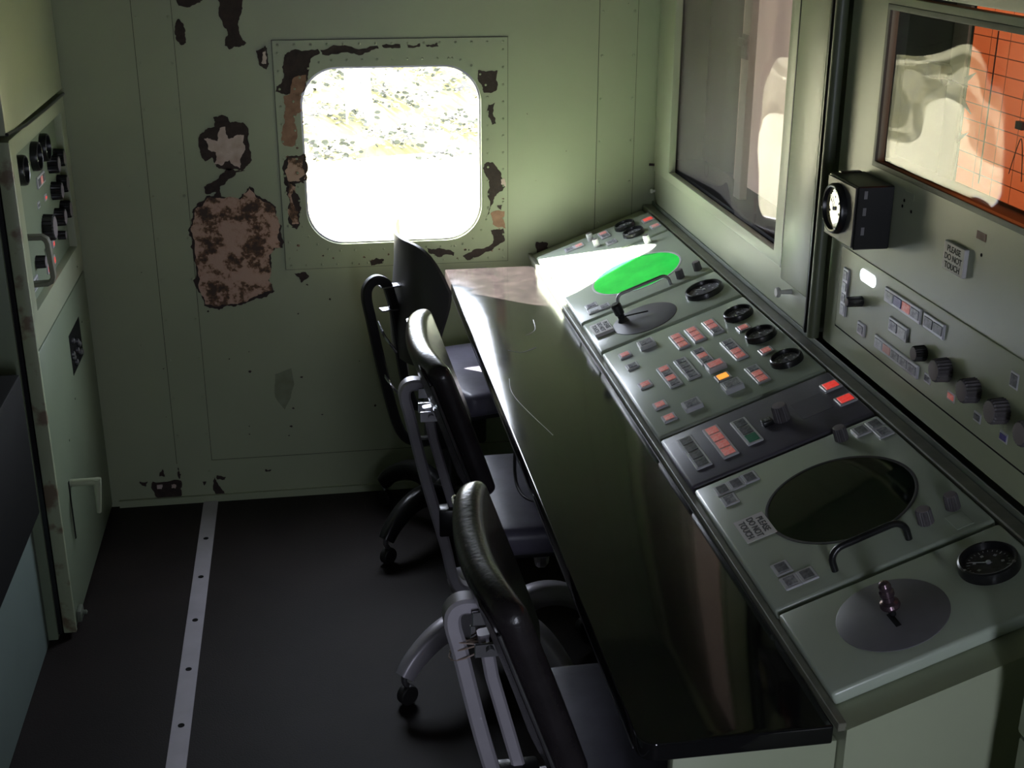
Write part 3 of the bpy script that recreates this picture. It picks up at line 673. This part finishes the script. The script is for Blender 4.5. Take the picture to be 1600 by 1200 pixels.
link('curve_trace', tube(smooth_path([(.440, .425, -.1), (.452, .465, -.1), (.462, .485, -.1), (.472, .460, -.1), (.480, .42, -.1)]), .0008, 6), M_ink, rack)
link('side_board', box(.012, .255, .375, .685, -.12, -.108), M_panel_dull, rack)
link('side_rail', box(.20, .252, .375, .685, -.107, -.100, .002), M_green, rack)
bm = bmesh.new(); add_box(bm, .165, .215, .545, .57, -.10, -.075, .004); add_lathe(bm, [(.012, 0), (.014, .008), (.008, .012)], 14, M=T(.205, .547, -.1)); add_tube(bm, [(.215, .548, -.085), (.30, .545, -.085)], .0012, 6)
link('pen_carriage', finish(bm), M_black, rack)
# control strip
link('panel_gap', plate([rrect(U(2.286), 1.255, V(.951), V(1.113))], -.001, .0006), M_dark, rack)
link('control_strip', plate([rrect(U(2.282), 1.254, V(.955), V(1.115), .004, 4)], 0, .0022, .0008), M_green, rack)
def R_(y, z, n=.0022): return T(U(y), V(z), n)
lamps(rack, R_(2.247, 1.032) @ Matrix.Rotation(0, 4, 'Z'), 'gwgw', .020, .0225, axis='y')
lamps(rack, R_(2.004, 1.081), 'wvrg', .034, .022, axis='x')
lamps(rack, R_(1.886, 1.081), 'dd', .034, .022, axis='x')
lamps(rack, R_(2.010, 1.034), 'gw', .034, .022, axis='x')
lamps(rack, R_(2.158, .986), 'g', .026, .020, axis='x')
lamps(rack, R_(2.008, .985), 'wpggg', .034, .020, axis='x')
for y, z, c in ((1.889, .986, 'g'), (1.718, .985, 'd'), (1.638, .985, 'v'), (1.632, 1.079, 'd')): lamps(rack, R_(y, z), c, .022, .015 if z < 1 else .024, axis='x', h=.001, bez=.0008)
lamps(rack, R_(1.805, .986), 'r', .024, .015, axis='x', h=.001, bez=.0008)
o = link('glare_lens', plate([rrect(-.033, .033, -.012, .012, .011, 8)], 0, .003, .001), mat('milk glass with painted reflection', (.85, .86, .95), .25, emit=(.85, .9, 1), est=.7), rack, R_(2.153, 1.087)); o['label'] = 'white capsule-shaped lens with the window reflection painted as glow'  # emission stands in for the window's reflection in a white lens
kk = knob(rack, R_(2.172, 1.036), .010, .030, mt=M_black)
knob(rack, R_(1.911, 1.024), .014, .020, mt=M_rubber)
for y in (1.829, 1.735, 1.648, 1.562): knob(rack, R_(y, 1.024), .0205, .024)
o = link('label_plate', box(-.014, .014, -.006, .006, 0, .0008), mat('red brown label', (.12, .03, .03), .5), rack, T(U(1.782), V(1.26), 0)); o['label'] = 'small red brown label'
link('label_plate', box(-.018, .018, -.006, .006, 0, .0006), M_green, rack, T(U(2.033), V(1.268), 0))
hole = lathe([(.003, 0), (.003, .0005)], 8)
for (y, z) in ((2.055, 1.245), (2.02, 1.243), (1.775, 1.232), (2.05, 1.256)): link('screw_hole', hole, M_dark, rack, T(U(y), V(z), 0))
r = sign('notice_sign', 'square white PLEASE DO NOT TOUCH block on the upright rack', RF(1.845, 1.207), .068, .047, .0140, .008)
# meter box
mb = root('meter_box', 'black box with a round meter fixed on the upright green rack', 'meter', RF(2.155, 1.216))
bm = bmesh.new(); add_box(bm, -.065, .065, -.057, .057, .0, .068, .002, 1); add_box(bm, -.066, -.055, .057, .059, .01, .05); link('box_shell', finish(bm), M_black, mb)
link('front_face', box(-.062, .062, -.054, .054, .068, .071, .001, 1), mat('meter face grey', (.09, .09, .09), .4), mb)
gauge(mb, T(-.012, .002, .071), .046, mat('glossy meter dial with painted reflection', (.62, .56, .34), .12, coat=1), h=.012)  # yellow dial colour stands in for the outdoors reflected in it
bm = bmesh.new()
for (x, y) in ((.0655, .035), (.0655, .005), (.0655, -.03)): add_box(bm, x-.001, x, y, y+.014, .05, .056)
link('scuff_marks', finish(bm), M_steel, mb)
# vertical pipe
pp = link('vertical_pipe', tube([(1.003, 2.352, .906), (1.003, 2.352, 2.12)], .0125, 16), mat('olive pipe paint', (.12, .14, .085), .4), None)
tag(pp, 'olive green vertical pipe between glass-fronted cabinet and instrument rack', 'pipe')
# plotting cabinet
pc = root('plotting_cabinet', 'green cabinet with a tall dusty plastic window beside the far wall', 'cabinet', RF(3.66, .905))
P = lambda y: 3.66-y
link('sill', plate([rrect(.003, 1.25, -.012, .079, (.05, 0, 0, 0))], -.018, .0, .0015), M_green, pc)
link('door_frame', plate([rrect(.003, P(2.592), .081, 1.2), rrect(P(3.50), P(2.640), V(1.012), 1.14)], -.016, .004, .0015), M_green, pc)
def bowed_pane(u0, u1, v0, v1, fn, t=.003, nu=60, nv=30):
    bm = bmesh.new(); G = []
    for s in (0, t):
        G.append([[bm.verts.new((u0+(u1-u0)*i/nu, v0+(v1-v0)*j/nv, fn(u0+(u1-u0)*i/nu, v0+(v1-v0)*j/nv)-s)) for i in range(nu+1)] for j in range(nv+1)])
    for g in G:
        for j in range(nv):
            for i in range(nu): bm.faces.new((g[j][i], g[j][i+1], g[j+1][i+1], g[j+1][i]))
    F, B = G
    for i in range(nu):
        bm.faces.new((F[0][i], F[0][i+1], B[0][i+1], B[0][i])); bm.faces.new((F[nv][i], F[nv][i+1], B[nv][i+1], B[nv][i]))
    for j in range(nv):
        bm.faces.new((F[j][0], F[j+1][0], B[j+1][0], B[j][0])); bm.faces.new((F[j][nu], F[j+1][nu], B[j+1][nu], B[j][nu]))
    return finish(bm)
warp = lambda u, v: -.030+.013*math.sin(2*math.pi*((3.66-u)-2.78-.05*(v-.3))/.60)*(1 if u > .45 else .5+.5*u/.45)
g = link('plastic_window', bowed_pane(P(3.505), P(2.635), V(1.007), 1.145, warp), M_plexi, pc); g['label'] = 'dusty wavy plastic pane'
link('frame_edge', box(P(2.591), P(2.584), .081, 1.2, -.03, .006, .001, 1), M_black, pc)
bm = bmesh.new()
for i in range(11): add_box(bm, P(2.586), P(2.580), .12+i*.09, .17+i*.09, -.02, -.004)
link('hinge_slats', finish(bm), M_white, pc)
link('corner_post', box(P(2.577), P(2.418), .060, 1.2, -.018, .010, .006, 3), M_green, pc)
link('rubber_seal', box(P(2.417), P(2.408), -.01, 1.2, -.018, .012, .002, 2), M_black, pc)
bm = bmesh.new()
for b in ((0.004, .016, -.01, 1.2, -.34, -.019), (1.238, 1.25, -.01, 1.2, -.34, -.019), (.016, 1.238, 1.18, 1.2, -.34, -.019), (.016, 1.238, -.01, .01, -.34, -.019), (.016, 1.238, 0, 1.2, -.345, -.33)): add_box(bm, *b)
link('cabinet_body', finish(bm), M_panel_dull, pc)
link('lower_tray', box(.02, 1.07, .06, .115, -.15, -.02, .003), M_dark, pc)
link('reflection_board', box(P(3.64), P(3.36), .1, 1.17, -.15, -.14), M_grey, pc)  # grey board stands in for the side reflection in the pane
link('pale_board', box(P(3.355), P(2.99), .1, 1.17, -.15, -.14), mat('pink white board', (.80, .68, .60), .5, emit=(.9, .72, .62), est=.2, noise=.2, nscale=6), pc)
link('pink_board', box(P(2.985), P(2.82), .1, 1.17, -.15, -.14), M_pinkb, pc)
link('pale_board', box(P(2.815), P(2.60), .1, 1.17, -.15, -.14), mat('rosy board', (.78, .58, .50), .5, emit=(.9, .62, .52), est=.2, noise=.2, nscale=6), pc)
link('upright_rail', box(P(3.15), P(3.10), .1, 1.17, -.09, -.07, .003), M_whiteb, pc)
link('upright_rail', box(P(2.72), P(2.68), .1, 1.17, -.085, -.065, .003), M_whiteb, pc)
for (y, z, n) in ((3.12, 1.40, -.07), (2.71, 1.21, -.065)):
    bm = bmesh.new(); add_box(bm, -.022, .022, -.03, .03, 0, .006, .001, 1); add_box(bm, -.03, .012, .0, .02, .006, .014, .002, 1); link('latch', finish(bm), M_steel, pc, T(P(y), V(z), n))
kn = link('pull_knob', lathe([(.006, 0), (.005, .012), (.0045, .024), (.010, .027), (.0115, .031), (.009, .035)], 20), M_white, pc, T(P(2.527), V(.949), .0))
link('hinge_pin', tube([(0, 0, 0), (-.006, 0, .015)], .004, 8), M_bronze, pc, T(.010, .10, .004)); link('pull_knob', lathe([(.004, 0), (.004, .006), (.007, .009), (.006, .014)], 14), M_white, pc, T(.012, .022, .0))
# cabinet end at the lower right, nearest the camera
nc = root('side_cabinet', 'pale green cabinet corner at the lower right edge, nearest the viewer', 'cabinet', T(.822, .55, 0))
link('cabinet_body', box(.003, .19, 0, .648, 0, .785, .003), M_green, nc); link('cabinet_top', box(0, .19, -.003, .65, .792, .89, .004), M_green, nc); link('seam_strip', box(.005, .185, .002, .646, .785, .792), M_black, nc)

# ------------------------------------------------------------------ left side: radio cabinet (face x = -.64, looking +X)
lc = root('equipment_cabinet', 'tall green radio cabinet with gauges against the left of the far wall', 'cabinet', Matrix(((0, 0, 1, -.64), (1, 0, 0, 2.93), (0, 1, 0, 0), (0, 0, 0, 1))))
Q = lambda y: y-2.93
WL = YW-.006-2.93
link('cabinet_body', box(-.012, WL, 0, 2.12, -.52, -.040, .003), M_cab, lc)
link('door_seal', box(-.004, WL, .012, 2.12, -.0398, -.030), M_black, lc)
M_worn = mat('worn green edge', (.30, .34, .22), .45, noise=1, nscale=14, col2=(.16, .12, .075))
[n for n in M_worn.node_tree.nodes if n.type == 'VALTORGB'][0].color_ramp.elements[0].position = .38
[n for n in M_worn.node_tree.nodes if n.type == 'VALTORGB'][0].color_ramp.elements[1].position = .46
dr = link('lower_door', box(0, WL-.004, .012, .752, -.029, 0, .004), M_cab, lc)
link('edge_trim', box(-.002, .012, .012, 1.245, -.028, .003, .0025, 2), M_worn, lc)
link('upper_panel', plate([rrect(.012, WL-.004, .757, 1.245), rrect(Q(3.0), Q(3.60), .838, 1.205)], -.029, 0, .001), M_green, lc)
link('recess_panel', box(Q(2.99), Q(3.61), .83, 1.215, -.0295, -.020), M_cab, lc)
link('top_door', box(0, WL-.004, 1.258, 2.12, -.029, 0, .004), M_green, lc)
link('rubber_seal', tube([(-.004, 1.262, .002), (.2, 1.249, .002), (.45, 1.246, .002), (WL-.004, 1.246, .002)], .004, 8), M_black, lc)
N0 = -.020
LQ = lambda y, z, n=N0: T(Q(y), z, n)
for y in (3.10, 3.272, 3.392): gauge(lc, LQ(y, 1.150), .036, M_dialdark, h=.018)
for y in (3.455, 3.545):
    for z in (1.095, 1.025, .955): knob(lc, LQ(y, z), .024, .026, mt=M_black)
lamps(lc, LQ(3.322, 1.082), 'drd', .030, .024, axis='x'); lamps(lc, LQ(3.357, 1.029), 'R', .022, .012, axis='x', h=.002); lamps(lc, LQ(3.262, 1.031), 'd', .022, .012, axis='x', h=.002)
knob(lc, LQ(3.30, .965), .034, .026, mt=M_rubber); knob(lc, LQ(3.46, .905), .012, .02, mt=M_black)
lamps(lc, LQ(3.277, .907), 'R', .020, .018, axis='x'); lamps(lc, LQ(3.370, .905), 'R', .018, .016, axis='x'); lamps(lc, LQ(3.312, .866), 'RRR', .034, .020, axis='x')
knob(lc, LQ(3.155, .915), .016, .022, mt=M_rubber); lamps(lc, LQ(3.098, .876), 'gg', .030, .026, axis='x')
link('grab_handle', tube([(Q(3.06), 1.000, N0), (Q(3.06), 1.000, .020), (Q(3.06), .994, .028), (Q(3.06), .985, .031), (Q(3.06), .905, .034), (Q(3.06), .893, .030), (Q(3.06), .888, .020), (Q(3.06), .886, N0)], 1, flat=(.026, .011), side=(1, 0, 0)), M_rail, lc)
bm = bmesh.new(); add_box(bm, Q(3.32), Q(3.49), .558, .668, -.002, .0008); link('slot_opening', finish(bm), M_dark, lc)
bm = bmesh.new(); rnd = random.Random(9)
for i in range(9): add_lathe(bm, [(.008, 0), (.008, .006), (.004, .008)], 10, M=T(Q(3.335+.14*rnd.random()), .57+.085*rnd.random(), .0008))
link('latch_works', finish(bm), M_steel, lc)
bm = bmesh.new(); add_tube(bm, [(Q(3.105), .345, 0), (Q(3.105), .345, .075)], .010, 14); add_tube(bm, [(Q(3.105), .352, .066), (Q(3.105), .30, .064), (Q(3.11), .255, .060)], [.011, .008, .006], 12)
link('door_handle', finish(bm), M_green, lc); link('handle_shadow', box(Q(3.075), Q(3.085), .20, .36, 0, .0015), M_dark, lc)  # dark strip beside the lever is its painted shadow
bm = bmesh.new(); add_box(bm, .035, .075, .018, .05, 0, .012, .003); add_lathe(bm, [(.006, 0), (.006, .01), (.003, .012)], 12, M=T(.055, .036, .012)); link('bottom_latch', finish(bm), M_panel_dull, lc)
for (y, z) in ((3.53, .64), (3.30, .50), (3.16, .44), (3.56, .79)): link('screw_hole', hole, M_dark, lc, T(Q(y), z, 0))
# low black unit in the left foreground
bu = root('operator_desk', 'low black cabinet on a pale base at the left edge', 'desk', T(-.70, 1.3, 0))
link('black_body', box(-.4, .04, -.1, 1.53, .397, .745, .006), M_dark, bu)
link('base_panel', box(-.4, 0, -.1, 1.606, 0, .395, .003), mat('pale blue green paint', (.15, .20, .18), .5, noise=.1), bu)

# ------------------------------------------------------------------ chairs
def cushion(w, h, t, r, curve=0, n=12, crown=0.0):
    """padded slab: x thickness, y width, z height, edges rounded r, bent about the vertical by curve"""
    bm = bmesh.new(); add_box(bm, -t/2, t/2, -w/2, w/2, -h/2, h/2)
    for i in range(1, n):
        q = -w/2+w*i/n; bmesh.ops.bisect_plane(bm, geom=bm.verts[:]+bm.edges[:]+bm.faces[:], plane_co=(0, q, 0), plane_no=(0, 1, 0))
    for i in range(1, 7):
        q = -h/2+h*i/7; bmesh.ops.bisect_plane(bm, geom=bm.verts[:]+bm.edges[:]+bm.faces[:], plane_co=(0, 0, q), plane_no=(0, 0, 1))
    es = [e for e in bm.edges if len(e.link_faces) == 2 and e.link_faces[0].normal.angle(e.link_faces[1].normal, 0) > 1]
    bmesh.ops.bevel(bm, geom=es, offset=r, segments=5, affect='EDGES', profile=.5, clamp_overlap=True)
    for v in bm.verts:
        a = v.co.y/(w/2); b = v.co.z/(h/2)
        v.co.x += curve*a*a + (crown*(1-a*a)*(1-b*b)*(1 if v.co.x > 0 else .3))
        # rounded outline corners
        if abs(a) > .55: v.co.z *= 1-.10*((abs(a)-.55)/.45)**2
    return finish(bm, 60)
def make_chair(name, label, loc, yaw, seat_z=.455, legs=(212, 302, 32, 122), plain=False, group=None):
    r = root(name, label, 'chair', T(*loc) @ Matrix.Rotation(math.radians(yaw), 4, 'Z'), group)
    fr = M_rubber if plain else M_alu
    link('seat', T_mesh(cushion(.43, .42, .065, .022, 0, 10, .010), Matrix.Rotation(math.radians(-90), 4, 'Y')), M_seat, r, T(.175, 0, seat_z-.034))
    sp = link('seat_pan', box(-.02, .36, -.19, .19, seat_z-.082, seat_z-.067, .004), M_black, r)
    rec = math.radians(-19)
    if plain:
        bm = bmesh.new(); nx, nz = 24, 8; grid = []
        for j in range(nz+1):
            row = []
            for i in range(nx+1):
                a = -1+2*i/nx; b = j/nz
                c_ = max(0, -a)**5.0; z = -.17+(.33-.12*c_)*b + .04*c_*(1-b)
                row.append((.055*a*a-.03*math.cos(b*3), a*.185, z))
            grid.append(row)
        for s in (0, .006):
            pass
        F = [[bm.verts.new((p[0]+.004, p[1], p[2])) for p in row] for row in grid]; B = [[bm.verts.new((p[0]-.004, p[1], p[2])) for p in row] for row in grid]
        for j in range(nz):
            for i in range(nx):
                bm.faces.new((F[j][i], F[j][i+1], F[j+1][i+1], F[j+1][i])); bm.faces.new((B[j][i], B[j+1][i], B[j+1][i+1], B[j][i+1]))
        for i in range(nx):
            bm.faces.new((F[0][i], B[0][i], B[0][i+1], F[0][i+1])); bm.faces.new((F[nz][i], F[nz][i+1], B[nz][i+1], B[nz][i]))
        for j in range(nz):
            bm.faces.new((F[j][0], F[j+1][0], B[j+1][0], B[j][0])); bm.faces.new((F[j][nx], B[j][nx], B[j+1][nx], F[j+1][nx]))
        link('backrest', finish(bm), mat('dark bent back panel', (.050, .046, .045), .42), r, T(-.135, 0, .735) @ Matrix.Rotation(math.radians(-8), 4, 'Y'))
    else:
        bk = link('backrest', cushion(.43, .34, .050, .022, .030, 14, .012), M_vinyl, r, T(-.118, 0, .688) @ Matrix.Rotation(rec, 4, 'Y'))
        # piping round the rear edge
        pts = []
        for (y, z) in rrect(-.205, .205, -.158, .158, .035, 6):
            pts.append((-.026+.030*(y/.215)**2, y, z*(1-.06*(y/.215)**4)))
        link('piping', tube(pts+[pts[0]], .0032, 8), M_vinyl, bk)
        link('side_shell', tube([(-.027+.03, -.217, -.13), (-.027+.03, -.217, .13)], .003, 8), M_steel, bk)
    # flat bar loop behind the back
    if plain: path = [(-.02, .30), (-.09, .30), (-.145, .34), (-.185, .50), (-.218, .68), (-.228, .745), (-.220, .775), (-.198, .788), (-.172, .775), (-.160, .74), (-.148, .68), (-.130, .52), (-.105, .42), (-.06, .40)]
    else: path = [(-.01, .21), (-.065, .21), (-.095, .24), (-.116, .34), (-.155, .50), (-.188, .66), (-.198, .705), (-.196, .728), (-.182, .738), (-.158, .736)]
    link('back_strap', tube(smooth_path([(x, 0, z) for x, z in path], 5), 1, flat=(.036 if not plain else .026, .026), side=(0, 1, 0)), fr, r)
    if not plain:
        link('inner_strap', tube([(-.148, .006, .68), (-.136, .006, .60), (-.092, .006, .42)], 1, flat=(.022, .022), side=(0, 1, 0)), M_alu, r)
        for z, x in ((.725, -.158), (.668, -.155)):
            bm = bmesh.new(); add_box(bm, x-.012, x+.045, -.030, -.025, z-.012, z+.012, .001, 1); add_box(bm, x-.012, x+.045, .025, .030, z-.012, z+.012, .001, 1)
            add_box(bm, x+.040, x+.046, -.03, .03, z-.012, z+.012, .001, 1); add_tube(bm, [(x+.012, -.036, z), (x+.012, .036, z)], .0065, 12); link('bracket', finish(bm), M_chrome, r)
        link('tilt_housing', box(-.07, .10, -.045, .045, .30, seat_z-.083, .012, 3), M_alu, r)
        link('tilt_knob', lathe([(.030, 0), (.034, .006), (.034, .020), (.026, .028), (.018, .03)], 24), M_steel, r, T(.10, -.0, .29) @ Matrix.Rotation(math.radians(90), 4, 'Y'))
        link('column_bracket', box(-.13, -.06, -.02, .02, .36, .43, .006), M_black, r)
    else:
        link('tilt_housing', box(-.06, .10, -.05, .05, .28, seat_z-.083, .012, 3), M_black, r)
        for z in ((.62, .50)): link('lever', tube(smooth_path([(-.19, .03, z+.04), (-.185, -.02, z+.01), (-.16, -.04, z-.03)]), .004, 8), M_chrome, r)
        for z in (.765, .70): link('bracket', box(-.19, -.135, -.016, .016, z, z+.004, .001, 1), M_steel, r)
    link('column', lathe([(.045, .075), (.045, .15), (.030, .165), (.022, .18), (.022, .31)], 24), M_black if plain else M_steel, r)
    for a in legs:
        bm = bmesh.new()
        pts = smooth_path([(.02, 0, .115), (.10, 0, .150), (.17, 0, .145), (.235, 0, .110), (.268, 0, .075)], 5)
        rr = [1.25-.45*i/(len(pts)-1) for i in range(len(pts))]
        add_tube(bm, pts, rr, flat=(.040, .054), side=(0, 1, 0))
        lg = link('leg', finish(bm, 50), M_black if plain else M_alu, r, Matrix.Rotation(math.radians(a-yaw), 4, 'Z'))
        if plain: link('leg_cap', T_mesh(box(.15, .262, -.014, .014, 0, .003, .001), Matrix.Identity(4)), M_chrome, lg, T(.037, 0, .243) @ Matrix.Rotation(math.radians(33), 4, 'Y'))
        cs = link('caster', lathe([(.022, -.012), (.024, -.009), (.024, .009), (.022, .012), (.010, .013)], 20), M_rubber, lg, T(.262, 0, .0245) @ Matrix.Rotation(math.radians(90), 4, 'X'))
        link('caster_fork', tube(smooth_path([(.268, 0, .085), (.270, 0, .062), (.262, 0, .050)], 3), .007, 8), M_steel, lg)
    return r
def T_mesh(me, M): me.transform(M); return me
make_chair('swivel_chair', 'black framed swivel chair with a bare bent back, farthest, below the window', (.360, 3.36, 0), 14, .50, (222, 312, 42, 132), True, 'swivel chairs along the table')
make_chair('swivel_chair', 'middle swivel chair with bright lit padded back and aluminium strap', (.385, 2.65, 0), 0, .465, (212, 302, 20, 104), False, 'swivel chairs along the table')
make_chair('swivel_chair', 'nearest swivel chair with padded black back and wire twisted round its strap', (.380, 1.70, .0), 0, .475, (205, 295, 25, 115), False, 'swivel chairs along the table')
# wire round the near chair's strap
bm = bmesh.new(); rnd = random.Random(4)
for k in range(3):
    pts = []
    for i in range(15):
        a = 2*math.pi*i/14; pts.append(((.205)+.029*math.cos(a)+k*.002, 1.70+.022*math.sin(a), .655+.012*math.cos(a+k)+k*.006))
    add_tube(bm, pts, .0014, 6)
o = link('wire_tie', finish(bm), mat('brown wire', (.30, .22, .18), .5)); tag(o, 'thin brown wire wound round the near chair strap', 'wire')
o = link('hanging_cable', tube(smooth_path([(.50, 2.70, .70), (.452, 2.70, .60), (.438, 2.66, .49), (.452, 2.58, .47), (.50, 2.545, .49), (.545, 2.56, .60), (.56, 2.58, .70)]), .0038, 8), M_rubber); tag(o, 'black cable looped under the table over the middle chair seat', 'cable')
